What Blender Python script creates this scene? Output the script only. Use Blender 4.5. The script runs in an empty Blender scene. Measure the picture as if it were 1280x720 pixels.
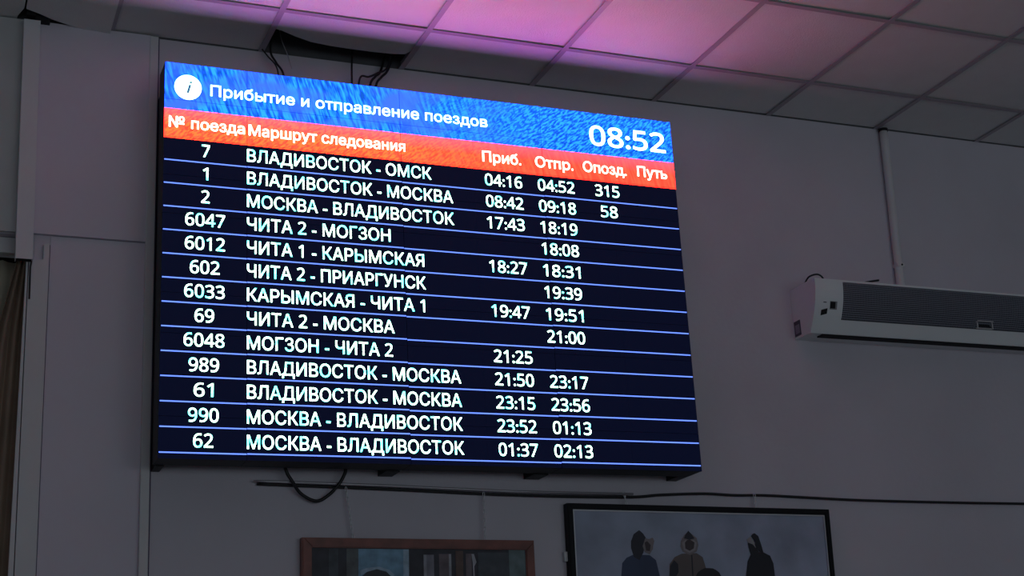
import bpy, bmesh, math, random
from mathutils import Vector, Matrix
random.seed(5)
C = bpy.context.scene.collection
ZC = 4.33                      # ceiling height; shapes below give z from the ceiling down

# ---------------------------------------------------------------- camera
yaw, pitch, roll = 0.3992002, 0.3078631, -0.0556941
fwd = Vector((math.sin(yaw)*math.cos(pitch), math.cos(yaw)*math.cos(pitch), math.sin(pitch)))
rt = Vector((math.cos(yaw), -math.sin(yaw), 0)); up = rt.cross(fwd)
r2 = math.cos(roll)*rt + math.sin(roll)*up
u2 = -math.sin(roll)*rt + math.cos(roll)*up
cd = bpy.data.cameras.new('camera'); cam = bpy.data.objects.new('camera', cd); C.objects.link(cam)
cd.sensor_width = 36; cd.lens = 1873.2/1280*36; cd.clip_start = .05
m = Matrix((r2, u2, -fwd)).transposed().to_4x4(); m.translation = Vector((-1.46769, -5.47282, ZC-2.83042))
cam.matrix_world = m
bpy.context.scene.camera = cam

# ---------------------------------------------------------------- world, exposure
w = bpy.data.worlds.new('world'); bpy.context.scene.world = w; w.use_nodes = True
bg = w.node_tree.nodes['Background']
bg.inputs[0].default_value = (.80, .87, 1.0, 1); bg.inputs[1].default_value = .02
# added soft fill lamp behind the camera, standing in for hall daylight
ld = bpy.data.lights.new('hall_fill_lamp', 'AREA'); ld.shape = 'RECTANGLE'; ld.size = 11; ld.size_y = 2.6
ld.color = (.78, .92, 1.0); ld.energy = 105
lo = bpy.data.objects.new('hall_fill_lamp', ld); C.objects.link(lo); lo.location = (1.5, -11.85, 2.1); lo.rotation_euler = (math.radians(90), 0, 0)
vs = bpy.context.scene.view_settings
vs.view_transform = 'Standard'; vs.look = 'None'; vs.exposure = 0; vs.gamma = 1; vs.use_curve_mapping = False

# ---------------------------------------------------------------- materials
def lin(c):
    return tuple((v/255/12.92 if v/255 <= .04045 else ((v/255+.055)/1.055)**2.4) for v in c)
def mat(name, col, rough=.6, metal=0, var=.0, scale=6, bump=0, bscale=60, spec=.5):
    M = bpy.data.materials.new(name); M.use_nodes = True; nt = M.node_tree; b = nt.nodes['Principled BSDF']
    b.inputs['Roughness'].default_value = rough; b.inputs['Metallic'].default_value = metal
    b.inputs['Specular IOR Level'].default_value = spec
    b.inputs['Base Color'].default_value = (*col, 1)
    if var or bump:
        tc = nt.nodes.new('ShaderNodeTexCoord')
    if var:
        n = nt.nodes.new('ShaderNodeTexNoise'); n.inputs['Scale'].default_value = scale; n.inputs['Detail'].default_value = 5
        r = nt.nodes.new('ShaderNodeValToRGB'); r.color_ramp.elements[0].position = .3; r.color_ramp.elements[1].position = .7
        r.color_ramp.elements[0].color = (*[c*(1-var) for c in col], 1)
        r.color_ramp.elements[1].color = (*[min(1, c*(1+var)) for c in col], 1)
        nt.links.new(tc.outputs['Object'], n.inputs['Vector']); nt.links.new(n.outputs[0], r.inputs[0])
        nt.links.new(r.outputs[0], b.inputs['Base Color'])
    if bump:
        n = nt.nodes.new('ShaderNodeTexNoise'); n.inputs['Scale'].default_value = bscale; n.inputs['Detail'].default_value = 4
        bm_ = nt.nodes.new('ShaderNodeBump'); bm_.inputs['Strength'].default_value = bump; bm_.inputs['Distance'].default_value = .004
        nt.links.new(tc.outputs['Object'], n.inputs['Vector']); nt.links.new(n.outputs[0], bm_.inputs['Height'])
        nt.links.new(bm_.outputs[0], b.inputs['Normal'])
    return M
def emit(name, col, strength=1.0):
    M = mat(name, (.01, .01, .01), .5); b = M.node_tree.nodes['Principled BSDF']
    b.inputs['Emission Color'].default_value = (*col, 1); b.inputs['Emission Strength'].default_value = strength
    return M

WALL = mat('wall_paint', (.625, .59, .655), .75, var=.05, scale=2.2, bump=.35, bscale=45)
PANEL = mat('panel_paint', (.665, .62, .70), .7, var=.04, scale=1.6, bump=.2, bscale=30)
TRIM = mat('trim_paint', (.66, .65, .66), .5, var=.03)
TILE = mat('tile_mineral_fibre', (.80, .81, .80), .85, var=.02, scale=9, bump=.5, bscale=160)
BAR = mat('grid_bar_metal', (.42, .38, .42), .45, var=.04)
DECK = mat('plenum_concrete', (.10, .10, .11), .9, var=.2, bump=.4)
FLOOR = mat('floor_stone', (.30, .29, .28), .5, var=.15, scale=3)
BLACKMETAL = mat('black_powder_coat', (.008, .009, .012), .5, var=.1, spec=.25)
RUBBER = mat('black_rubber', (.012, .012, .014), .5)
WHITEMETAL = mat('white_enamel', (.84, .87, .88), .42, var=.02, scale=4)
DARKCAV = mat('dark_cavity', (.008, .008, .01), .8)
PVC = mat('white_pvc', (.72, .71, .73), .6, var=.03)
STEEL = mat('zinc_steel', (.80, .80, .84), .35, metal=.2)
DULL = mat('dull_grey_rod', (.5, .48, .52), .35, metal=.4, var=.1)
MAHOG = mat('red_brown_wood', (.20, .055, .040), .4, var=.35, scale=14, bump=.1)
BLACKWOOD = mat('black_lacquer_wood', (.008, .008, .011), .5, var=.1, spec=.2)
SILVER = mat('silver_liner', (.62, .62, .66), .35, metal=.3)
CURT = mat('brown_curtain_cloth', (.24, .17, .12), .7, var=.2, scale=5, bump=.2)
TULLE = mat('beige_curtain_cloth', (.5, .46, .35), .7, var=.1, scale=5, bump=.2)

# ---------------------------------------------------------------- mesh helpers
def V(x, y, z): return Vector((x, y, z+ZC))
def box(bm, x0, x1, y0, y1, z0, z1, mi=0, bev=0):
    vs_ = [bm.verts.new(V(x, y, z)) for z in (z0, z1) for y in (y0, y1) for x in (x0, x1)]
    fs = []
    for q in ((0,2,3,1),(4,5,7,6),(0,1,5,4),(2,6,7,3),(0,4,6,2),(1,3,7,5)):
        f = bm.faces.new([vs_[i] for i in q]); f.material_index = mi; fs.append(f)
    if bev:
        es = list({e for f in fs for e in f.edges})
        bmesh.ops.bevel(bm, geom=es, offset=bev, segments=2, affect='EDGES', profile=.6)
def prism(bm, pts, axis, a, b, mi=0):
    """polygon pts extruded along x ('x': pts are (y,z)), y ('y': (x,z)) or z ('z': (x,y))"""
    def mk(p, t):
        if axis == 'x': return V(t, p[0], p[1])
        if axis == 'y': return V(p[0], t, p[1])
        return V(p[0], p[1], t)
    A = [bm.verts.new(mk(p, a)) for p in pts]; B = [bm.verts.new(mk(p, b)) for p in pts]
    n = len(pts); F = [bm.faces.new(A), bm.faces.new(B[::-1])]
    for i in range(n): F.append(bm.faces.new((A[i], B[i], B[(i+1) % n], A[(i+1) % n])))
    for f in F: f.material_index = mi
    bmesh.ops.recalc_face_normals(bm, faces=F)
def tube(bm, pts, r, seg=10, closed=False, mi=0):
    P = [V(*p) for p in pts]; n = len(P); rings = []
    for i, p in enumerate(P):
        t = (P[(i+1) % n]-P[i-1]) if closed else (P[min(i+1, n-1)]-P[max(i-1, 0)])
        t.normalize()
        a = t.orthogonal() if i == 0 else (rings_a - t*rings_a.dot(t)); a.normalize(); rings_a = a
        b = t.cross(a); rr = r[i] if isinstance(r, (list, tuple)) else r
        rings.append([bm.verts.new(p+(a*math.cos(k*2*math.pi/seg)+b*math.sin(k*2*math.pi/seg))*rr) for k in range(seg)])
    F = []
    for i in range(n if closed else n-1):
        A, B = rings[i], rings[(i+1) % n]
        for k in range(seg):
            f = bm.faces.new((A[k], A[(k+1) % seg], B[(k+1) % seg], B[k])); f.smooth = True; F.append(f)
    if not closed:
        F.append(bm.faces.new(rings[0][::-1])); F.append(bm.faces.new(rings[-1]))
    for f in F: f.material_index = mi
    bmesh.ops.recalc_face_normals(bm, faces=F)
def spline(P, n=8):
    out = []; Q = [P[0]]+list(P)+[P[-1]]
    for i in range(1, len(Q)-2):
        a, b, c, d = [Vector(q) for q in Q[i-1:i+3]]
        for k in range(n):
            t = k/n
            out.append(tuple(.5*((2*b)+(c-a)*t+(2*a-5*b+4*c-d)*t*t+(3*b-a-3*c+d)*t**3)))
    out.append(tuple(P[-1])); return out

ORG = {}
def obj(name, bm, mats, parent=None, origin=None):
    o_ = ORG[parent.name] if parent else (V(*origin) if origin else Vector((0, 0, 0)))
    bmesh.ops.translate(bm, verts=bm.verts, vec=-o_)
    me = bpy.data.meshes.new(name); bm.to_mesh(me); bm.free()
    for m_ in (mats if isinstance(mats, (list, tuple)) else [mats]): me.materials.append(m_)
    o = bpy.data.objects.new(name, me); C.objects.link(o)
    if parent: o.parent = parent
    else: o.location = o_
    ORG[o.name] = o_
    return o
def thing(name, label, cat, origin, group=None):
    o = bpy.data.objects.new(name, None); C.objects.link(o); o.location = V(*origin); o.empty_display_size = .1
    ORG[o.name] = V(*origin); return tag(o, label, cat, group)
def tag(o, label, cat, group=None):
    o['label'] = label; o['category'] = cat
    if group: o['group'] = group
    return o
def struct(o, label=None):
    o['kind'] = 'structure'
    if label: o['label'] = label
    return o
NB = bmesh.new

# ================================================================= SETTING
# back wall (face at y=0) with the window opening at its left
bm = NB()
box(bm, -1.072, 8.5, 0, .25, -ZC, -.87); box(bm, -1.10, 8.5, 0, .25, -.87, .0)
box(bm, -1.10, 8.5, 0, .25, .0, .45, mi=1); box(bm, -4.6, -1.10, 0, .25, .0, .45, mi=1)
box(bm, -4.6, -1.10, 0, .25, -.87, .0)
box(bm, -4.6, -2.7, 0, .25, -ZC, -.87)
box(bm, -2.7, -1.072, 0, .25, -ZC, -3.2)
struct(obj('wall_back', bm, [WALL, DECK]), 'grey lilac painted wall behind the train board')
# floor
bm = NB(); box(bm, -4.8, 8.7, -12.2, .25, -ZC-.1, -ZC); struct(obj('floor', bm, FLOOR), 'grey stone hall floor')
bm = NB(); box(bm, -4.8, -4.6, -12.2, .25, -ZC, .6); struct(obj('wall_left', bm, WALL))
bm = NB(); box(bm, 8.5, 8.7, -12.2, .25, -ZC, .6); struct(obj('wall_right', bm, WALL))
bm = NB(); box(bm, -4.6, 8.5, -12.2, -12.0, -ZC, .6); struct(obj('wall_front', bm, WALL))

# unseen window frame added round the fill lamp behind the camera
bm = NB(); box(bm, -4.1, 7.1, -12.0, -11.8, -3.62, -3.52); fr = struct(obj('fill_lamp_frame', bm, TRIM), 'unseen window frame added round the fill lamp opposite the board')
bm = NB(); box(bm, -4.1, 7.1, -12.0, -11.8, -.94, -.84); obj('head_frame', bm, TRIM, fr)
for i in range(9):
    bm = NB(); x = -4.05+i*1.3875; box(bm, x-.05, x+.05, -12.0, -11.8, -3.52, -.94); obj('mullion', bm, TRIM, fr)
# boxed-out sheets left of the board
bm = NB(); box(bm, -1.1, -.660, -.020, 0, -.868, .0)
struct(obj('trim_1', bm, PANEL), 'upper plasterboard sheet left of the board')
bm = NB(); box(bm, -1.0055, -.660, -.006, 0, -ZC, -.870)
struct(obj('trim_2', bm, PANEL), 'lower plasterboard sheet set back under the upper one')
bm = NB(); box(bm, -.662, -.629, -.024, 0, -ZC, -.003, bev=.003)
struct(obj('trim_3', bm, TRIM), 'vertical edge strip beside the board')
bm = NB(); prism(bm, [(-1.0795, -ZC), (-1.0095, -ZC), (-1.0095, -.903), (-1.030, -.908), (-1.030, -.968), (-1.0795, -.975)], 'y', -.020, 0)
struct(obj('trim_4', bm, TRIM), 'window casing strip below the trunking')
bm = NB(); box(bm, -3.4, -1.13, -.020, 0, -.868, .0)
struct(obj('trim_5', bm, mat('dimmed_wall_paint', (.52, .53, .53), .75, var=.05, bump=.2)), 'plasterboard sheet above the window at far left')  # same paint as the wall, its weaker light put into a darker grey

JOINT_SHADE = mat('joint_painted_shade', (.10, .08, .14), .8)  # dark purple paints the shade line in along both joints
bm = NB(); box(bm, -1.0092, -1.0057, -.0075, 0, -ZC, -.905); struct(obj('trim_6', bm, JOINT_SHADE), 'joint between casing strip and sheet with its shade painted dark')
bm = NB(); box(bm, -.6288, -.6225, -.006, 0, -ZC, -.004); struct(obj('trim_7', bm, JOINT_SHADE), 'joint along the edge strip beside the board with its shade painted dark')
# window: head, sill, jambs, mullion, glass, with the curtain inside the reveal
bm = NB(); prism(bm, [(-1.0885, -.93), (-1.083, -.93), (-1.083, -3.2), (-1.118, -3.2), (-1.100, -2.12)], 'y', -.020, .002)
jb = struct(obj('window_1', bm, TRIM), 'curtained window at the left edge')
bm = NB(); box(bm, -2.7, -1.075, .035, .075, -.932, -.872, bev=.003); obj('head_frame', bm, TRIM, jb)
bm = NB(); box(bm, -2.7, -1.075, .18, .20, -3.2, -3.12, bev=.003); obj('sill_frame', bm, TRIM, jb)
bm = NB(); box(bm, -2.7, -2.66, .035, .20, -3.12, -.932); obj('jamb_frame', bm, TRIM, jb)
bm = NB(); box(bm, -1.93, -1.88, .18, .20, -3.12, -.932); obj('mullion', bm, TRIM, jb)
bm = NB(); box(bm, -2.66, -1.075, .188, .192, -3.12, -.90); obj('pane', bm, mat('dark_glass', (.02, .02, .022), .1), jb)
def drape(name, x0f, x1f, y, z0, z1, mats, amp, waves, label):
    bm = NB(); N, K = 70, 24; g = []
    for j in range(K+1):
        t = j/K; z = z0+(z1-z0)*t; a, b = x0f(t), x1f(t); row = []
        for i in range(N+1):
            s = i/N
            yy = y+amp*math.sin(s*waves*2*math.pi+1.3*math.sin(3*t))+amp*.3*math.sin(s*waves*5.1+2*t)
            row.append(bm.verts.new(V(a+(b-a)*s, yy, z)))
        g.append(row)
    for j in range(K):
        for i in range(N):
            f = bm.faces.new((g[j][i], g[j][i+1], g[j+1][i+1], g[j+1][i])); f.smooth = True
    o = obj(name, bm, mats, origin=(-1.3, y, z1))
    md = o.modifiers.new('cloth', 'SOLIDIFY'); md.thickness = .003
    return tag(o, label, 'curtain')
drape('curtain', lambda t: -1.113-.050*min(1, t*7)-.12*t, lambda t: -1.078-.02*t, .030, -.934, -3.1, CURT, .010, 2.6,
      'dark brown curtain hanging in the window edge beside the casing strip')
drape('curtain', lambda t: -2.62, lambda t: -1.076, .135, -.935, -3.1, TULLE, .012, 22,
      'beige curtain hanging behind the brown one at far left')

# ---------------------------------------------------------------- ceiling
G0, A0, P = -.21324, .36329, .6
bm = NB()
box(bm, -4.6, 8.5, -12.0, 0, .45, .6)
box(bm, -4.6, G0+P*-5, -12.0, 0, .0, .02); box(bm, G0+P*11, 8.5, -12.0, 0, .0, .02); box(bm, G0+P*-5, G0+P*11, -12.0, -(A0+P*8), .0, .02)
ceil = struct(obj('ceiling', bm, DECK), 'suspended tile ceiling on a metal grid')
i0, i1 = -5, 11
ys = [0]+[-(A0+P*j) for j in range(0, 9)]
for i in range(i0, i1+1):                       # bars running out from the wall
    x = G0+P*i; bm = NB()
    box(bm, x-.012, x+.012, ys[-1], -.002, -.001, .001); box(bm, x-.0015, x+.0015, ys[-1], -.002, .001, .035)
    obj('grid_bar', bm, BAR, ceil)
for j, y in enumerate(ys[1:]):                  # cross bars parallel to the wall
    for i in range(i0, i1):
        x = G0+P*i; bm = NB()
        box(bm, x+.012, x+P-.012, y-.012, y+.012, .0, .002); box(bm, x+.012, x+P-.012, y-.0015, y+.0015, .002, .03)
        obj('cross_bar', bm, BAR, ceil)
for j in range(len(ys)-1):
    for i in range(i0, i1):
        x0, x1 = G0+P*i+.004, G0+P*(i+1)-.004; y1, y0 = ys[j]-.004, ys[j+1]+.004
        bm = NB(); tl = random.uniform(-.0015, .0015); lab = None
        z0 = .006
        if j == 0 and i == 0:                   # short sagging tile that leaves the dark hole above the board
            pts = [(x0, y0), (x1, y0), (x1, -.17), (x1-.02, -.128), (.315, -.117), (.23, -.112), (.14, -.112), (.05, -.116), (-.035, -.128), (-.11, -.158), (-.17, -.19), (x0, -.202)]
            prism(bm, pts, 'z', z0, z0+.012); lab = 'broken tile with a curved edge above the board'
        elif j == 0 and i == -2:                # cell beside the trunking: whole tile stops short
            prism(bm, [(x0, y0), (-1.146, y0), (-1.146, -.10), (-1.165, -.03), (-1.165, y1), (x0, y1)], 'z', z0, z0+.012)
            obj('ceiling_tile', bm, TILE, ceil)
            bm = NB()
            prism(bm, [(-1.139, y0), (x1, y0), (x1, -.008), (-.86, -.006), (-.95, -.022), (-1.04, -.052), (-1.09, -.080), (-1.139, -.105)], 'z', z0, z0+.012)
            for v in bm.verts: v.co.z += -.004-.018*max(0, (v.co.y+.36)/.36)*max(0, (v.co.x+1.10)/.28)
            lab = 'sagging tile by the top of the trunking'
        else:
            box(bm, x0, x1, y0, y1, z0, z0+.014)
            for v in bm.verts:
                v.co.z += tl*(1 if (v.co.x > (x0+x1)/2) else -1)+random.uniform(0, .0008)
        o = obj('ceiling_tile', bm, TILE, ceil)
        if lab: o['label'] = lab
bm = NB(); box(bm, -1.10, -1.045, -.055, -.003, -.012, .03); box(bm, -1.135, -1.10, -.075, -.05, -.004, .03)
o = obj('trunking_bracket', bm, DARKCAV, ceil)

# ================================================================= DEPARTURE BOARD
BX0, BX1, BZ0, BZ1, BY = -.634, 1.536, -1.742, -.2055, -.22
board = thing('departure_board', 'large lit railway arrivals and departures board with blue and red headers', 'display board', (.45, -.11, BZ0))

# LED face: bands laid out in board coordinates
M = bpy.data.materials.new('led_face'); M.use_nodes = True; nt = M.node_tree; L = nt.links; bs = nt.nodes['Principled BSDF']
def node(t, **k):
    n = nt.nodes.new(t)
    for a, b in k.items(): setattr(n, a, b)
    return n
def mth(op, a, b=None):
    n = node('ShaderNodeMath', operation=op)
    for i, v in enumerate((a, b)):
        if v is None: continue
        if hasattr(v, 'links'): L.new(v, n.inputs[i])
        else: n.inputs[i].default_value = v
    return n.outputs[0]
def mixc(f, a, b):
    n = node('ShaderNodeMix', data_type='RGBA')
    for s, v in ((n.inputs[0], f), (n.inputs[6], a), (n.inputs[7], b)):
        if hasattr(v, 'links'): L.new(v, s)
        else: s.default_value = v if not isinstance(v, tuple) else (*v, 1)
    return n.outputs[2]
tc = node('ShaderNodeTexCoord', object=board); sp = node('ShaderNodeSeparateXYZ'); L.new(tc.outputs['Object'], sp.inputs[0])
X, Z = sp.outputs[0], sp.outputs[2]
def noise(sx, sz, ang, scale, det=2):
    mp = node('ShaderNodeMapping'); L.new(tc.outputs['Object'], mp.inputs[0])
    mp.inputs['Rotation'].default_value = (0, ang, 0)
    m2 = node('ShaderNodeMapping'); L.new(mp.outputs[0], m2.inputs[0]); m2.inputs['Scale'].default_value = (sx, 0, sz)
    n = node('ShaderNodeTexNoise'); n.inputs['Scale'].default_value = scale; n.inputs['Detail'].default_value = det
    L.new(m2.outputs[0], n.inputs['Vector']); return n.outputs[0]
def sharp(v, a, b):
    n = node('ShaderNodeMapRange'); L.new(v, n.inputs[0]); n.inputs[1].default_value = a; n.inputs[2].default_value = b
    return n.outputs[0]
n1 = sharp(noise(6, 1, math.radians(18), 13), .42, .60)       # long slanting streaks
n2 = sharp(noise(1, 3.2, math.radians(38), 38), .44, .58)     # fine weave
n3 = sharp(noise(1, 2.2, math.radians(20), 4), .45, .65)
wx = sharp(X, -.2, .5)
streak = mixc(wx, n1, n2)
blue = mixc(streak, (.006, .12, .75), (.035, .50, 9))
blue = mixc(mth('MULTIPLY', n3, mth('SUBTRACT', 1.0, wx)), blue, (.06, .21, 4.5))
red = mixc(n1, (13, .095, .05), (15, .15, .07))
red = mixc(mth('MULTIPLY', n2, mth('SUBTRACT', 1.0, wx)), red, (15, .27, .06))
red = mixc(sharp(Z, 1.285, 1.345), red, mixc(.5, red, (13, .20, .40)))
dark = (.0015, .0028, .014)
isblue = mth('GREATER_THAN', Z, -.3968-BZ0)
isred = mth('GREATER_THAN', Z, -.5175-BZ0)
col = mixc(isblue, mixc(isred, dark, red), blue)
L.new(col, bs.inputs['Emission Color']); bs.inputs['Emission Strength'].default_value = 1.0
bs.inputs['Base Color'].default_value = (.008, .008, .01, 1); bs.inputs['Roughness'].default_value = .8; bs.inputs['Specular IOR Level'].default_value = .15
LED = M
# white text: every diode group drifts between white and cyan
M = bpy.data.materials.new('led_text'); M.use_nodes = True; nt = M.node_tree; L = nt.links; bs = nt.nodes['Principled BSDF']
tc = node('ShaderNodeTexCoord', object=board)
t1 = sharp(noise(1, 1, 0, 22, 2), .52, .60)
L.new(mixc(t1, (3, 6, 4.5), (.60, 5, 4.5)), bs.inputs['Emission Color']); bs.inputs['Emission Strength'].default_value = 1.15
bs.inputs['Base Color'].default_value = (.01, .01, .01, 1)
LTEXT = M
LHEAD = emit('led_header_text', (2.6, 5.5, 4), 1.0)
LLINE = emit('led_row_line', (.22, .42, 1.9), 1.0)
LICON = emit('led_icon', (.06, .16, .35), 1.0)

cols = [-.634, -.318, .301, .917, 1.536]
dz = [0, .001, -.002, .0]
mh = (BZ1-BZ0)/10
for c in range(4):
    a, b = cols[c]+.0006, cols[c+1]-.0006
    bm = NB(); box(bm, a, b, BY+.014, -.10, BZ0+.001, BZ1, bev=.002)
    cab = obj('cabinet', bm, BLACKMETAL, board)
    n = 1 if c == 0 else 2
    for k in range(n):
        for r in range(10):
            bm = NB(); xa = a+(b-a)*k/n; xb = a+(b-a)*(k+1)/n
            box(bm, xa+.00015, xb-.00015, BY, BY+.013, BZ0+.001+mh*r+.0001, BZ0+mh*(r+1)-.0001, mi=1)
            for f in bm.faces:
                if abs(f.calc_center_median().y-BY) < 1e-5: f.material_index = 0
            obj('led_module', bm, [LED, BLACKMETAL], cab)
for xa, xb, dr in ((-.622, -.592, .004), (.2375, .294, .004), (.845, .91, .004), (1.488, 1.533, -.001)):
    bm = NB(); box(bm, xa, xb, -.0998, -.0005, BZ0-dr, BZ1-.06)
    obj('wall_bracket', bm, BLACKMETAL, board)
YT = BY-.0004
H = .092646
for k in range(1, 14):
    bm = NB(); z = -.51428-H*k
    for c in range(4):
        zz = z+dz[c]*(.5+k/20)
        box(bm, cols[c]+(.004 if c == 0 else .001), cols[c+1]-(.004 if c == 3 else .001), YT, BY, zz-.0024, zz+.0024)
    obj('row_line', bm, LLINE, board)

BOLD = str.maketrans('0123456789', ''.join(chr(0x1D7E2+i) for i in range(10)))
_mc = {}
def contours(body, res=3):
    c = bpy.data.curves.new('t', 'FONT'); c.body = body.translate(BOLD)
    o = bpy.data.objects.new('t', c); C.objects.link(o); bpy.context.view_layer.update()
    out = []
    for sp_ in o.to_curve(bpy.context.evaluated_depsgraph_get()).splines:
        Pb = sp_.bezier_points; pts = []
        for i in range(len(Pb)):
            a, b = Pb[i], Pb[(i+1) % len(Pb)]; d = b.co-a.co
            k = 1 if (a.handle_right-a.co).cross(d).length < 1e-4 and (b.handle_left-b.co).cross(d).length < 1e-4 else res
            for j in range(k):
                t = j/k; u = 1-t
                q = a.co*u**3+a.handle_right*3*u*u*t+b.handle_left*3*u*t*t+b.co*t**3
                if not pts or abs(q.x-pts[-1][0])+abs(q.y-pts[-1][1]) > 1e-5: pts.append((q.x, q.y))
        if len(pts) > 2: out.append(pts)
    o.to_curve_clear(); bpy.data.objects.remove(o); bpy.data.curves.remove(c)
    return out
def fill(cs):
    """non-zero winding fill of overlapping outlines as stacked trapezoids"""
    E_ = []
    for p in cs:
        for i in range(len(p)):
            (x0, y0), (x1, y1) = p[i], p[(i+1) % len(p)]
            if abs(y0-y1) > 1e-7: E_.append((x0, y0, x1, y1, 1) if y0 < y1 else (x1, y1, x0, y0, -1))
    Y = [e[1] for e in E_]+[e[3] for e in E_]
    for i, e in enumerate(E_):
        for f in E_[i+1:]:
            lo, hi = max(e[1], f[1]), min(e[3], f[3])
            if hi-lo < 1e-7: continue
            ge = (e[2]-e[0])/(e[3]-e[1]); gf = (f[2]-f[0])/(f[3]-f[1])
            if abs(ge-gf) < 1e-9: continue
            y = (f[0]-gf*f[1]-e[0]+ge*e[1])/(ge-gf)
            if lo < y < hi: Y.append(y)
    Y.sort(); Y = [y for i, y in enumerate(Y) if i == 0 or y-Y[i-1] > 1e-6]
    vs_, fs = [], []
    at = lambda e, y: e[0]+(e[2]-e[0])*(y-e[1])/(e[3]-e[1])
    for ya, yb in zip(Y, Y[1:]):
        ym = (ya+yb)/2; act = sorted((at(e, ym), k) for k, e in enumerate(E_) if e[1] < ym < e[3]); wn = 0
        for x, k in act:
            w0 = wn; wn += E_[k][4]
            if w0 == 0: st = k
            if wn == 0:
                n = len(vs_); vs_ += [(at(E_[st], ya), ya), (at(E_[k], ya), ya), (at(E_[k], yb), yb), (at(E_[st], yb), yb)]; fs.append((n, n+1, n+2, n+3))
    return vs_, fs
def glyphs(body):
    if body not in _mc:
        cs = sorted(contours(body), key=lambda p: min(q[0] for q in p)); cl = []; edge = -9
        for p in cs:
            if cl and min(q[0] for q in p) < edge: cl[-1].append(p)
            else: cl.append([p])
            edge = max(edge, max(q[0] for q in p))
        VV, FF = [], []
        for g_ in cl:
            v, f = fill(g_); n = len(VV); VV += v; FF += [tuple(i+n for i in q) for q in f]
        _mc[body] = (VV, FF)
    return _mc[body]
def ext(vs_, i): return min(v[i] for v in vs_), max(v[i] for v in vs_)
def text(name, s, x0, x1, zb, cap, m_, parent=board, dy=0, off=.0, ref='Н', shear=0, lift=0):
    """one flat object per word; strokes thickened by off metres"""
    lo, hi = ext(glyphs(ref)[0], 1); A, B = ext(glyphs(s)[0], 0)
    x0 += off; x1 -= off; sx = (x1-x0)/(B-A); sz = (cap-2*off)/(hi-lo); og = ORG[parent.name]; pre = ''; out = []
    for wd in s.split(' '):
        end = ext(glyphs(pre+wd)[0], 0)[1]; vw, fw = glyphs(wd); a_, b_ = ext(vw, 0); ox = end-b_; pre += wd+' '
        VV, FF = [], []
        sh = [(0, 0)]+([(off*math.cos(t*math.pi/4), off*math.sin(t*math.pi/4)) for t in range(8)] if off else [])
        for k, (ax, az) in enumerate(sh):
            n0 = len(VV)
            for v in vw:
                x = x0+(v[0]+ox-A)*sx+ax; zz = (v[1]-lo)*sz+off+az; x += shear*zz
                VV.append(V(x, YT+dy-.00002*k, zb+zz)-og)
            FF += [tuple(i+n0 for i in f) for f in fw]
        me = bpy.data.meshes.new(name); me.from_pydata(VV, [], FF); me.materials.append(m_)
        o = bpy.data.objects.new(name, me); C.objects.link(o); o.parent = parent; ORG[o.name] = og; out.append(o)
    return out
text('title_text', 'Прибытие и отправление поездов', -.460, .679, -.3285, .0475, LHEAD, off=.0008)
text('clock_text', '08:52', 1.1419, 1.5025, -.356, .094, LHEAD, off=.0022, ref='0')
text('column_heading', '№ поезда', -.6155, -.327, -.4735, .046, LHEAD, off=.0008)
text('column_heading', 'Маршрут следования', -.312, .319, -.4755, .046, LHEAD, off=.0008)
text('column_heading', 'Приб.', .6494, .820, -.482, .048, LHEAD, off=.0008)
text('column_heading', 'Отпр.', .8835, 1.056, -.4815, .048, LHEAD, off=.0008)
text('column_heading', 'Опозд.', 1.1014, 1.303, -.480, .048, LHEAD, off=.0008)
text('column_heading', 'Путь', 1.3557, 1.498, -.476, .048, LHEAD, off=.0008)
bm = NB(); prism(bm, [(-.5455+.0515*math.cos(k*math.pi/24), -.303+.0515*math.sin(k*math.pi/24)) for k in range(48)], 'y', YT, BY)
ic = obj('info_icon', bm, LHEAD, board)
text('icon_letter', 'i', -.5520, -.5410, -.327, .05, LICON, parent=ic, dy=-.0008, off=.0006, shear=.25, ref='i')
rows = [('7', 'ВЛАДИВОСТОК - ОМСК', .4253, '04:16', '04:52', '315'),
        ('1', 'ВЛАДИВОСТОК - МОСКВА', .5133, '08:42', '09:18', '58'),
        ('2', 'МОСКВА - ВЛАДИВОСТОК', .5133, '17:43', '18:19', ''),
        ('6047', 'ЧИТА 2 - МОГЗОН', .2462, '', '18:08', ''),
        ('6012', 'ЧИТА 1 - КАРЫМСКАЯ', .3812, '18:27', '18:31', ''),
        ('602', 'ЧИТА 2 - ПРИАРГУНСК', .3844, '', '19:39', ''),
        ('6033', 'КАРЫМСКАЯ - ЧИТА 1', .3776, '19:47', '19:51', ''),
        ('69', 'ЧИТА 2 - МОСКВА', .2512, '', '21:00', ''),
        ('6048', 'МОГЗОН - ЧИТА 2', .2420, '21:25', '', ''),
        ('989', 'ВЛАДИВОСТОК - МОСКВА', .5138, '21:50', '23:17', ''),
        ('61', 'ВЛАДИВОСТОК - МОСКВА', .5130, '23:15', '23:56', ''),
        ('990', 'МОСКВА - ВЛАДИВОСТОК', .5125, '23:52', '01:13', ''),
        ('62', 'МОСКВА - ВЛАДИВОСТОК', .5137, '01:37', '02:13', '')]
CAP = .052
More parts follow.
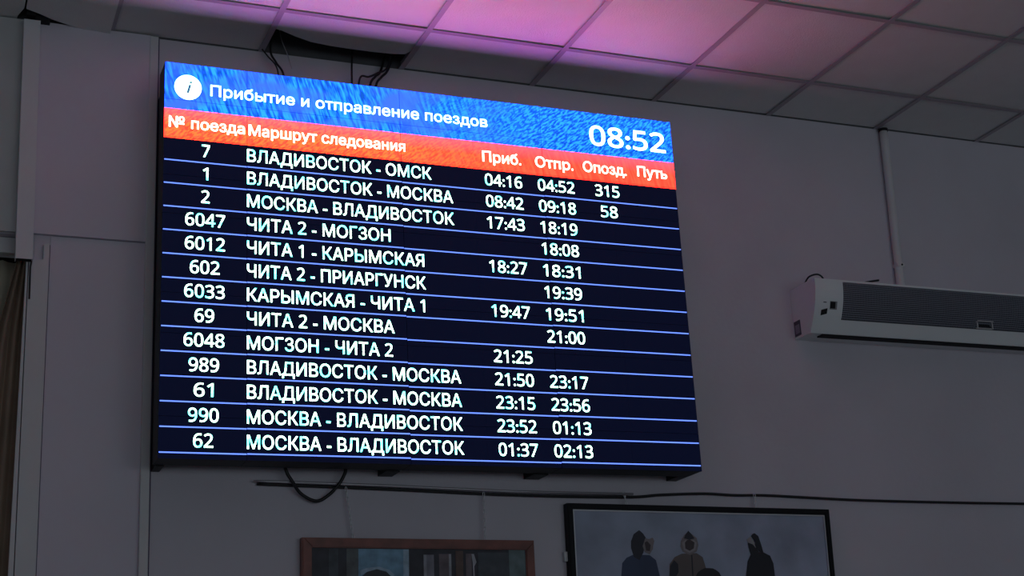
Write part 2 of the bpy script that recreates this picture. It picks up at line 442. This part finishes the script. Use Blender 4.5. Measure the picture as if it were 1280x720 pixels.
for k, (n, route, xr, ar, dp, lt) in enumerate(rows):
    zb = -.5586-.0929*k-CAP/2
    wn = .0385*len(n)-.006 if len(n) > 1 else (.020 if n == '1' else .031)
    text('train_number', n, -.4752-wn/2, -.4752+wn/2, zb, CAP, LTEXT, off=.0007, ref='0')
    text('route_name', route, -.3180, xr, zb, CAP, LTEXT, off=.0006)
    if ar: text('arrival_time', ar, .6555, .8190, zb-.001, CAP, LTEXT, off=.0007, ref='0')
    if dp: text('departure_time', dp, .8890, 1.0545, zb-.001, CAP, LTEXT, off=.0007, ref='0')
    if lt: text('delay_minutes', lt, (1.1498 if len(lt) == 3 else 1.1688), (1.2617 if len(lt) == 3 else 1.2466), zb, CAP, LTEXT, off=.0007, ref='0')

# ================================================================= AIR CURTAIN HEATER
AX0, AX1 = 2.197, 4.25
heater = thing('air_curtain', 'white wall-mounted air curtain heater with dark mesh grille', 'heater', (3.2, -.1, -1.093))
prof = [(-.190, -.8618), (-.203, -.8640), (-.2025, -.885), (-.200, -.915), (-.193, -.950), (-.182, -.985), (-.166, -1.020), (-.147, -1.052), (-.130, -1.083), (-.1236, -1.093)]
def fy(z):
    for (ya, za), (yb, zb) in zip(prof[1:], prof[2:]):
        if zb <= z <= za: return ya+(yb-ya)*(za-z)/(za-zb)
    return prof[-1][0]
GZ0, GZ1, GX0, GX1 = -1.035, -.8735, 2.342, 4.10
bm = NB()
full = [(-.001, -.8615)]+prof+[(-.001, -1.091)]
prism(bm, full, 'x', AX0, GX0)
prism(bm, full, 'x', GX1, AX1)
prism(bm, [(-.001, -.8615), prof[0], prof[1], (fy(GZ1), GZ1), (-.001, GZ1)], 'x', GX0, GX1)
prism(bm, [(-.001, GZ0), (fy(GZ0), GZ0)]+[p for p in prof if p[1] < GZ0]+[(-.001, -1.091)], 'x', GX0, GX1)
obj('body', bm, WHITEMETAL, heater)
zs = [GZ1+(GZ0-GZ1)*i/6 for i in range(7)]
bm = NB(); prism(bm, [(-.003, GZ1+.0001)]+[(fy(z)+.012, z) for z in zs]+[(-.003, GZ0-.0001)], 'x', GX0+.0005, GX1-.0005)
obj('grille_backing', bm, DARKCAV, heater)
bm = NB()
n = int((GX1-GX0)/.0085)
for i in range(n+1):
    x = GX0+(GX1-GX0)*i/n
    for z1_, z2_ in zip(zs, zs[1:]):
        v = [bm.verts.new(V(xx, fy(zz)-.0006, zz)) for xx, zz in ((x-.0007, z1_), (x+.0007, z1_), (x+.0007, z2_), (x-.0007, z2_))]
        bm.faces.new(v)
        w_ = [bm.verts.new(V(x, fy(zz)+o2, zz)) for zz, o2 in ((z1_, -.0004), (z1_, .002), (z2_, .002), (z2_, -.0004))]
        bm.faces.new(w_)
for i in range(int((GZ1-GZ0)/.0085)+1):
    z = GZ1-.0085*i; box(bm, GX0, GX1, fy(z)-.0003, fy(z)+.0018, z-.0007, z+.0007)
g = obj('grille', bm, mat('grille_mesh_metal', (.42, .46, .55), .4, metal=.1), heater); g['kind'] = 'stuff'; g['label'] = 'dark square mesh grille'
bm = NB(); box(bm, 2.262, AX1-.06, -.1185, -.075, -1.0985, -1.0895, bev=.001)
o = obj('air_outlet', bm, DARKCAV, heater); o['label'] = 'black outlet slot under the heater'
# badge at the grille's lower edge: white frame round a dark mark
bx0, bx1, bz0, bz1 = 3.075, 3.165, -1.033, -.998
bm = NB()
for s in ((bx0, bx1, bz1-.004, bz1), (bx0, bx1, bz0, bz0+.004), (bx0, bx0+.005, bz0, bz1), (bx1-.005, bx1, bz0, bz1)):
    box(bm, s[0], s[1], fy((s[2]+s[3])/2)-.004, fy((s[2]+s[3])/2)-.0008, s[2], s[3])
bd = obj('badge', bm, TRIM, heater); bd['label'] = 'small white framed maker badge'
bm = NB(); prism(bm, [(bx0+.007, bz0+.006), (bx1-.010, bz0+.006), (bx1-.018, bz0+.017), (bx0+.050, bz0+.025), (bx0+.038, bz0+.018), (bx0+.020, bz0+.026)], 'y', fy(-1.02)-.003, fy(-1.02)-.001)
obj('badge_mark', bm, DARKCAV, bd)
# switches and mark on the front's left end
def front_plate(name, x0, x1, z0, z1, m_, tilt=0, proud=.0025, lab=None):
    bm = NB(); zc = (z0+z1)/2
    pts = [(x0, z0-tilt), (x1, z0+tilt), (x1, z1+tilt), (x0, z1-tilt)]
    v0 = [bm.verts.new(V(x, fy(z)-proud, z)) for x, z in pts]; v1 = [bm.verts.new(V(x, fy(z)+.004, z)) for x, z in pts]
    F = [bm.faces.new(v0), bm.faces.new(v1[::-1])]+[bm.faces.new((v0[i], v1[i], v1[(i+1) % 4], v0[(i+1) % 4])) for i in range(4)]
    bmesh.ops.recalc_face_normals(bm, faces=F)
    o = obj(name, bm, m_, heater)
    if lab: o['label'] = lab
front_plate('switch', 2.276, 2.3015, -.992, -.965, DARKCAV, lab='black rocker switch')
front_plate('switch_surround', 2.274, 2.311, -.996, -.962, mat('grey_plastic', (.25, .27, .28), .4), proud=.0012)
front_plate('dial_mark', 2.232, 2.262, -1.019, -.997, DARKCAV, tilt=.004, lab='dark control mark')
front_plate('small_mark', 2.240, 2.256, -.970, -.966, mat('grey_print', (.12, .13, .14), .5), proud=.001)
bm = NB(); box(bm, AX0-.0015, AX0+.001, -.055, -.006, -1.081, -1.012)
lb = obj('rating_label', bm, mat('label_dark_print', (.07, .06, .09), .5), heater); lb['label'] = 'small printed label on the heater side'
bm = NB(); box(bm, AX0-.0022, AX0-.0012, -.048, -.014, -1.070, -1.030); obj('label_print', bm, mat('label_pale_print', (.30, .27, .34), .5), heater)
# leads lying on top of the heater
def cable(name, pts, r, m_, label, cat='cable', n=8, group=None):
    bm = NB(); tube(bm, spline(pts, n), r); o = obj(name, bm, m_, origin=pts[-1]); return tag(o, label, cat, group)
cable('power_cable', [(2.215, -.10, -.856), (2.219, -.13, -.835), (2.245, -.155, -.829), (2.275, -.15, -.838), (2.300, -.13, -.8575)], .004, RUBBER, 'thin black lead looping over the left top of the white heater')
cable('power_cable', [(2.36, -.10, -.857), (2.40, -.08, -.826), (2.46, -.07, -.834), (2.54, -.08, -.840), (2.62, -.10, -.857)], .004, mat('red_brown_sheath', (.15, .05, .07), .5), 'thin reddish lead lying along the top of the heater')
cable('cable_tie', [(2.49, -.12, -.8575), (2.52, -.12, -.838), (2.60, -.12, -.820)], .005, RUBBER, 'short stiff black cable end poking up from the heater top', 'cable')

# ================================================================= CONDUIT AND TRUNKING
cp = thing('wall_conduit', 'white vertical plastic pipe from the ceiling down to the heater', 'pipe', (2.79, -.025, -.862))
bm = NB(); tube(bm, [(2.8170, -.023, -.002), (2.8145, -.023, -.1), (2.807, -.023, -.35), (2.7945, -.023, -.78), (2.792, -.023, -.8618)], .0195, 18); obj('pipe', bm, PVC, cp)
bm = NB(); tube(bm, [(2.8168, -.023, -.006), (2.8165, -.023, -.020)], .0225, 18); o = obj('pipe_collar', bm, BLACKMETAL, cp); o['label'] = 'dark collar at the ceiling'
bm = NB(); box(bm, 2.778, 2.816, -.044, -.001, -.713, -.695, bev=.002); cl = obj('pipe_clip', bm, PVC, cp)
bm = NB(); tube(bm, [(2.801, -.047, -.7045), (2.801, -.043, -.7045)], .0045, 10); obj('screw', bm, DARKCAV, cl)

tk = thing('cable_trunking', 'tall pale square cable trunking with an open lower end at left', 'trunking', (-1.1, -.04, -.985))
bm = NB()
def tq(z): return .0113*(-z-.02)/.96
za, zb = -.018, -.984
for (x0, x1, y0, y1) in ((-1.142, -1.0815, -.062, -.059), (-1.142, -1.139, -.059, -.021), (-1.0845, -1.0815, -.059, -.021)):
    vs_ = [bm.verts.new(V(x+tq(z), y, z)) for z in (zb, za) for y in (y0, y1) for x in (x0, x1)]
    for q in ((0,2,3,1),(4,5,7,6),(0,1,5,4),(2,6,7,3),(0,4,6,2),(1,3,7,5)): bm.faces.new([vs_[i] for i in q])
obj('channel', bm, PVC, tk)
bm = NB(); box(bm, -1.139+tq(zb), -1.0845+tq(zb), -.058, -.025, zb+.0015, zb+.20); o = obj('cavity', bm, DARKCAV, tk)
bm = NB(); tube(bm, [(-1.083+tq(zb), -.04, zb+.005), (-1.075, -.03, zb-.02), (-1.073, -.022, zb-.14)], .003, 8); obj('loose_wire', bm, RUBBER, tk)

# ================================================================= ROD, CABLES, CHAINS
rod = [(-.2523, -.030, -1.7767), (-.20, -.03, -1.7785), (.2552, -.03, -1.7865), (.7835, -.03, -1.8005), (1.3131, -.03, -1.8030)]
bm = NB(); tube(bm, rod, [.002, .0052, .0052, .0052, .0052], 10); tag(obj('picture_rod', bm, DULL, origin=(.5, -.02, -1.79)), 'thin grey metal rod along the wall just under the board', 'rod')
cable('black_cable', [(-.235, -.012, -1.7855), (.2552, -.012, -1.7965), (.7835, -.012, -1.8115), (1.2767, -.012, -1.8125), (1.45, -.012, -1.801), (1.6496, -.012, -1.7925), (1.80, -.012, -1.797), (1.9589, -.012, -1.7955), (2.20, -.012, -1.803), (2.4428, -.012, -1.8096), (2.9, -.012, -1.813), (3.4, -.012, -1.813), (4.6, -.012, -1.812)], .0058, RUBBER,
      'long thin dark cable running along the wall above both pictures')
cable('cable_loop', [(-.1386, -.05, -1.722), (-.130, -.05, -1.75), (-.1086, -.046, -1.7817), (-.0725, -.030, -1.8231), (-.0147, -.028, -1.8493), (.0318, -.030, -1.8275), (.0697, -.046, -1.7875), (.0930, -.05, -1.745), (.0956, -.05, -1.722)], .0065, RUBBER,
      'black cable loop drooping below the bottom edge of the board', n=8)
def chain(p0, p1, label, n=None, r=.0015, L_=.0115):
    p0, p1 = Vector(p0), Vector(p1); d = p1-p0; n = n or max(3, int(d.length/(L_*1.45))); bm = NB(); d.normalize()
    a = d.orthogonal().normalized(); b = d.cross(a)
    for i in range(n):
        c = p0+(p1-p0)*(i+.5)/n; s = a if i % 2 else b; hl = (p1-p0).length/n*.72
        tube(bm, [tuple(c+d*hl*math.cos(t)+s*.0042*math.sin(t)) for t in [k*math.pi/5 for k in range(10)]], r, 5, closed=True)
    tag(obj('hanging_chain', bm, STEEL, origin=tuple(p1)), label, 'chain')
chain((.1026, -.024, -1.796), (.1273, -.03, -1.992), 'thin steel chain at the left top of the brown framed picture')
chain((.6615, -.024, -1.805), (.657, -.03, -1.995), 'thin steel chain at the right top of the brown framed picture')
chain((1.2737, -.026, -1.795), (1.281, -.03, -1.852), 'short steel chain at the left top of the black framed picture', r=.0016)
chain((1.8914, -.020, -1.790), (1.8870, -.03, -1.858), 'short steel chain at the right top of the black framed picture')
cable('hanging_cable', [(-.17, -.04, .12), (-.1857, -.05, -.012), (-.165, -.06, -.07), (-.140, -.08, -.13), (-.13, -.07, -.24)], .0045, RUBBER, 'dark cable leaving the left end of the ceiling hole')
cable('hanging_cable', [(-.215, -.03, .0-.004), (-.195, -.045, -.04), (-.16, -.06, -.10), (-.15, -.07, -.24)], .003, RUBBER, 'thinner dark wire at the left end of the ceiling hole')
cable('hanging_cable', [(.160, -.05, .15), (.1581, -.05, .0075), (.154, -.055, -.06), (.152, -.06, -.24)], .0042, RUBBER, 'single straight dark wire dropping from the middle of the ceiling hole')
cable('hanging_cable', [(.34, -.075, .12), (.302, -.082, -.035), (.255, -.086, -.075), (.215, -.09, -.0985), (.183, -.092, -.102), (.170, -.092, -.15), (.170, -.092, -.25)], .0042, RUBBER, 'dark wire curving left out of the ceiling hole onto the board')
cable('hanging_cable', [(.33, -.02, .12), (.2887, -.03, -.030), (.256, -.055, -.075), (.231, -.06, -.118), (.215, -.07, -.24)], .0052, RUBBER, 'left one of the parallel slanting wires at the right of the hole')
cable('hanging_cable', [(.37, -.04, .12), (.315, -.05, -.030), (.282, -.055, -.075), (.256, -.06, -.118), (.232, -.085, -.25)], .0052, RUBBER, 'right one of the parallel slanting wires at the right of the hole')
cable('hanging_cable', [(-.150, -.05, .10), (-.139, -.05, .0392), (-.115, -.055, -.03), (-.10, -.06, -.09)], .0018, DULL, 'very thin pale wire inside the ceiling hole')
bm = NB(); box(bm, .96, 1.0, -.001, 0, -2.0, -1.99); bm.free()
nl = NB(); box(nl, .9925, 1.0075, -.022, -.0005, -2.0745, -2.0355, bev=.003)
tag(obj('wall_socket_clip', nl, TRIM, origin=(1.0, -.01, -2.07)), 'tiny white plastic clip on the wall beside the black picture frame', 'clip')

# ================================================================= PICTURES
def flat(bm, pts, y, mi):
    f = bm.faces.new([bm.verts.new(V(px, y, pz)) for px, pz in pts]); f.material_index = mi
    f.normal_update()
    if f.normal.y > 0: f.normal_flip()
def frame(name, o4, wd, y0, y1, m_, parent, bev=.004):
    """four mitred rails round the outline o4 (tl,tr,br,bl)"""
    cx = sum(p[0] for p in o4)/4; cz = sum(p[1] for p in o4)/4
    inn = [(p[0]+(wd if p[0] < cx else -wd), p[1]+(wd if p[1] < cz else -wd)) for p in o4]
    for i in range(4):
        j = (i+1) % 4; bm = NB(); prism(bm, [o4[i], o4[j], inn[j], inn[i]], 'y', y0, y1)
        bmesh.ops.bevel(bm, geom=[e for e in bm.edges if all(abs(v.co.y-y0) < 1e-6 for v in e.verts)], offset=bev, segments=2, affect='EDGES')
        obj(name, bm, m_, parent)
    return inn
def art(name, pal, base, shapes, outline, y, parent, var=.18, scale=7, gain=1.0):
    pal = [(k, tuple(v*gain for v in c)) for k, c in pal]
    mats = [mat('paint_'+k, c, .55, var=var, scale=scale) for k, c in pal]; idx = {k: i for i, (k, _) in enumerate(pal)}
    bm = NB(); flat(bm, outline, y, idx[base])
    for i, (k, pts) in enumerate(shapes): flat(bm, pts, y-.00015*(i+1), idx[k])
    return obj(name, bm, mats, parent)

bp = thing('framed_picture', 'picture in a reddish brown wooden frame with dark uprights', 'picture', (.39, -.02, -2.70))
o4 = [(-.0725, -1.9865), (.8585, -1.9945), (.8505, -2.70), (-.079, -2.70)]
inn = frame('frame_rail', o4, .037, -.040, -.004, MAHOG, bp)
D = 2.665
def vbar(a, b, zt): return [(a, zt), (b, zt), (b-.012, -D), (a-.012, -D)]
art('painting', [('black', (.03, .03, .042)), ('greygreen', (.10, .115, .12)), ('skyblue', (.16, .30, .42)), ('paleblue', (.30, .42, .52)),
                 ('hat', (.035, .04, .05)), ('grey', (.20, .20, .24)), ('taupe', (.13, .105, .12)), ('light', (.34, .34, .38)), ('brown', (.11, .07, .06)), ('slate', (.055, .065, .08)), ('sea', (.12, .17, .18))],
    'black', [('slate', vbar(.0322, .0673, -2.0266)), ('greygreen', vbar(.1000, .1453, -2.0265)),
     ('skyblue', [(.1453, -2.0272), (.3440, -2.0292), (.338, -2.30), (.140, -2.30)]), ('paleblue', [(.322, -2.0293), (.3440, -2.0292), (.338, -2.30), (.315, -2.30)]),
     ('paleblue', [(.1492, -2.1085), (.1783, -2.0984), (.224, -2.0938), (.2653, -2.1066), (.285, -2.125), (.270, -2.135), (.2237, -2.108), (.1822, -2.1108), (.153, -2.1253)]),
     ('hat', [(.150, -2.135), (.1754, -2.1141), (.2154, -2.1032), (.2526, -2.1128), (.275, -2.135), (.268, -2.22), (.225, -2.27), (.175, -2.25)]),
     ('light', vbar(.4023, .414, -2.0493)), ('grey', vbar(.414, .4434, -2.0495)), ('taupe', vbar(.4641, .504, -2.0468)), ('light', vbar(.504, .5138, -2.0468)),
     ('brown', vbar(.532, .5624, -2.0346)), ('taupe', vbar(.5733, .5970, -2.0451)), ('slate', vbar(.6234, .7517, -2.0409)),
     ('light', [(.5968, -2.0467), (.6069, -2.0467), (.6160, -2.0777), (.6066, -2.0939), (.6081, -2.40), (.6008, -2.40), (.6005, -2.0817)]),
     ('sea', vbar(.7523, .8222, -2.031))],
    [(inn[0][0]-.005, inn[0][1]+.005), (inn[1][0]+.005, inn[1][1]+.005), (inn[2][0]+.005, inn[2][1]-.005), (inn[3][0]-.005, inn[3][1]-.005)], -.028, bp, var=.3, scale=22, gain=1.15)

bk = thing('framed_picture', 'painting of fur-hatted figures against grey sky in a black frame', 'picture', (1.62, -.02, -2.72))
o4 = [(1.0105, -1.8450), (2.2430, -1.8565), (2.2190, -2.72), (.9990, -2.72)]
inn = frame('frame_rail', o4, .0245, -.042, -.004, BLACKWOOD, bk, bev=.003)
inn2 = frame('liner', inn, .0052, -.038, -.006, SILVER, bk, bev=.001)
for o in [c for c in C.objects if c.parent == bk and c.name.startswith('liner')]: o['label'] = 'thin silver inner edge'
Zb = -2.45
art('painting', [('sky', (.36, .40, .52)), ('navy', (.045, .065, .13)), ('dark', (.03, .03, .045)), ('fur', (.24, .21, .22)), ('face', (.07, .05, .055)),
                 ('coat', (.155, .125, .12)), ('palefur', (.34, .31, .32)), ('mane', (.020, .018, .025)), ('black', (.014, .014, .022)), ('cloud', (.42, .46, .58)), ('snow', (.5, .52, .58))],
    'sky', [('snow', [(inn2[0][0], -2.50), (inn2[1][0]-.015, -2.47), (inn2[2][0], -2.70), (inn2[3][0], -2.70)]),
     ('navy', [(1.2210, Zb), (1.2315, -2.1359), (1.2404, -2.0828), (1.2618, -2.0613), (1.2943, -2.0485), (1.3663, -2.0509), (1.3935, -2.071), (1.3996, -2.1031), (1.4056, -2.1368), (1.418, Zb)]),
     ('dark', [(1.2873, -1.9947), (1.3014, -1.9664), (1.3180, -1.9560), (1.3273, -1.95), (1.3360, -1.9560), (1.3451, -1.9645), (1.3562, -1.9823), (1.3402, -2.0388), (1.3193, -2.0709), (1.2952, -2.0589), (1.2849, -2.0228)]),
     ('fur', [(1.3525, -1.9823), (1.3700, -1.9860), (1.3864, -1.9797), (1.3933, -1.9943), (1.3870, -2.010), (1.3831, -2.0267), (1.3665, -2.0484), (1.3448, -2.0388), (1.3379, -2.0147)]),
     ('face', [(1.3480, -2.0000), (1.3600, -1.9944), (1.3750, -2.0100), (1.3690, -2.0350), (1.3520, -2.0330)]),
     ('mane', [(1.27, Zb), (1.28, -2.25), (1.305, -2.19), (1.34, -2.20), (1.36, -2.26), (1.37, Zb)]),
     ('coat', [(1.43, Zb), (1.4474, -2.137), (1.454, -2.0872), (1.4796, -2.0589), (1.5132, -2.0451), (1.583, -2.0426), (1.6093, -2.0589), (1.6205, -2.1037), (1.6197, -2.1378), (1.635, Zb)]),
     ('dark', [(1.44, -2.20), (1.4492, -2.137), (1.4551, -2.0952), (1.4757, -2.0711), (1.4925, -2.0872), (1.4921, -2.1195), (1.4785, -2.1371), (1.47, -2.20)]),
     ('fur', [(1.5146, -1.9938), (1.5319, -1.9692), (1.5440, -1.960), (1.5532, -1.951), (1.5620, -1.960), (1.5703, -1.9665), (1.5893, -1.9812), (1.5948, -2.0099), (1.5836, -2.0369), (1.5497, -2.0508), (1.5187, -2.037), (1.5100, -2.015)]),
     ('dark', [(1.5360, -1.9700), (1.5532, -1.951), (1.5690, -1.9680), (1.5790, -1.9830), (1.5550, -1.9880), (1.5300, -1.9830)]),
     ('palefur', [(1.5189, -2.000), (1.5258, -2.0305), (1.5505, -2.0427), (1.5777, -2.0304), (1.5877, -2.000), (1.5759, -1.9900), (1.535, -1.9900)]),
     ('face', [(1.5326, -1.9995), (1.5440, -1.989), (1.5565, -1.987), (1.5772, -1.9993), (1.571, -2.0239), (1.5512, -2.0333), (1.532, -2.024)]),
     ('dark', [(1.5562, -2.0508), (1.5617, -2.0508), (1.5556, -2.20), (1.5501, -2.20)]),
     ('mane', [(1.56, Zb), (1.5686, -2.1376), (1.5790, -2.122), (1.5945, -2.1118), (1.6130, -2.1040), (1.6326, -2.1038), (1.6520, -2.1050), (1.6663, -2.112), (1.6800, -2.122), (1.6879, -2.1382), (1.70, Zb)]),
     ('black', [(1.79, Zb), (1.8044, -2.1393), (1.8192, -2.0765), (1.8389, -2.0467), (1.8700, -2.0390), (1.8994, -2.0392), (1.9303, -2.0533), (1.9427, -2.086), (1.9437, -2.14), (1.96, Zb)]),
     ('black', [(1.8295, -2.016), (1.8292, -2.0001), (1.8504, -1.9944), (1.8674, -2.0065), (1.8776, -2.0393), (1.8586, -2.0626), (1.8381, -2.0533)]),
     ('palefur', [(1.8219, -1.988), (1.8452, -1.9738), (1.8582, -1.9925), (1.8655, -2.0224), (1.8522, -2.0066), (1.8327, -2.0000)]),
     ('black', [(1.8476, -1.9719), (1.8560, -1.9630), (1.8664, -1.9596), (1.8824, -1.9717), (1.8920, -2.0050), (1.8994, -2.0392), (1.8809, -2.0393), (1.8668, -2.0112), (1.8600, -1.9900)])],
    [(inn2[0][0]-.002, inn2[0][1]+.002), (inn2[1][0]+.002, inn2[1][1]+.002), (inn2[2][0]+.002, inn2[2][1]-.002), (inn2[3][0]-.002, inn2[3][1]-.002)], -.030, bk, var=.24, scale=4.5)
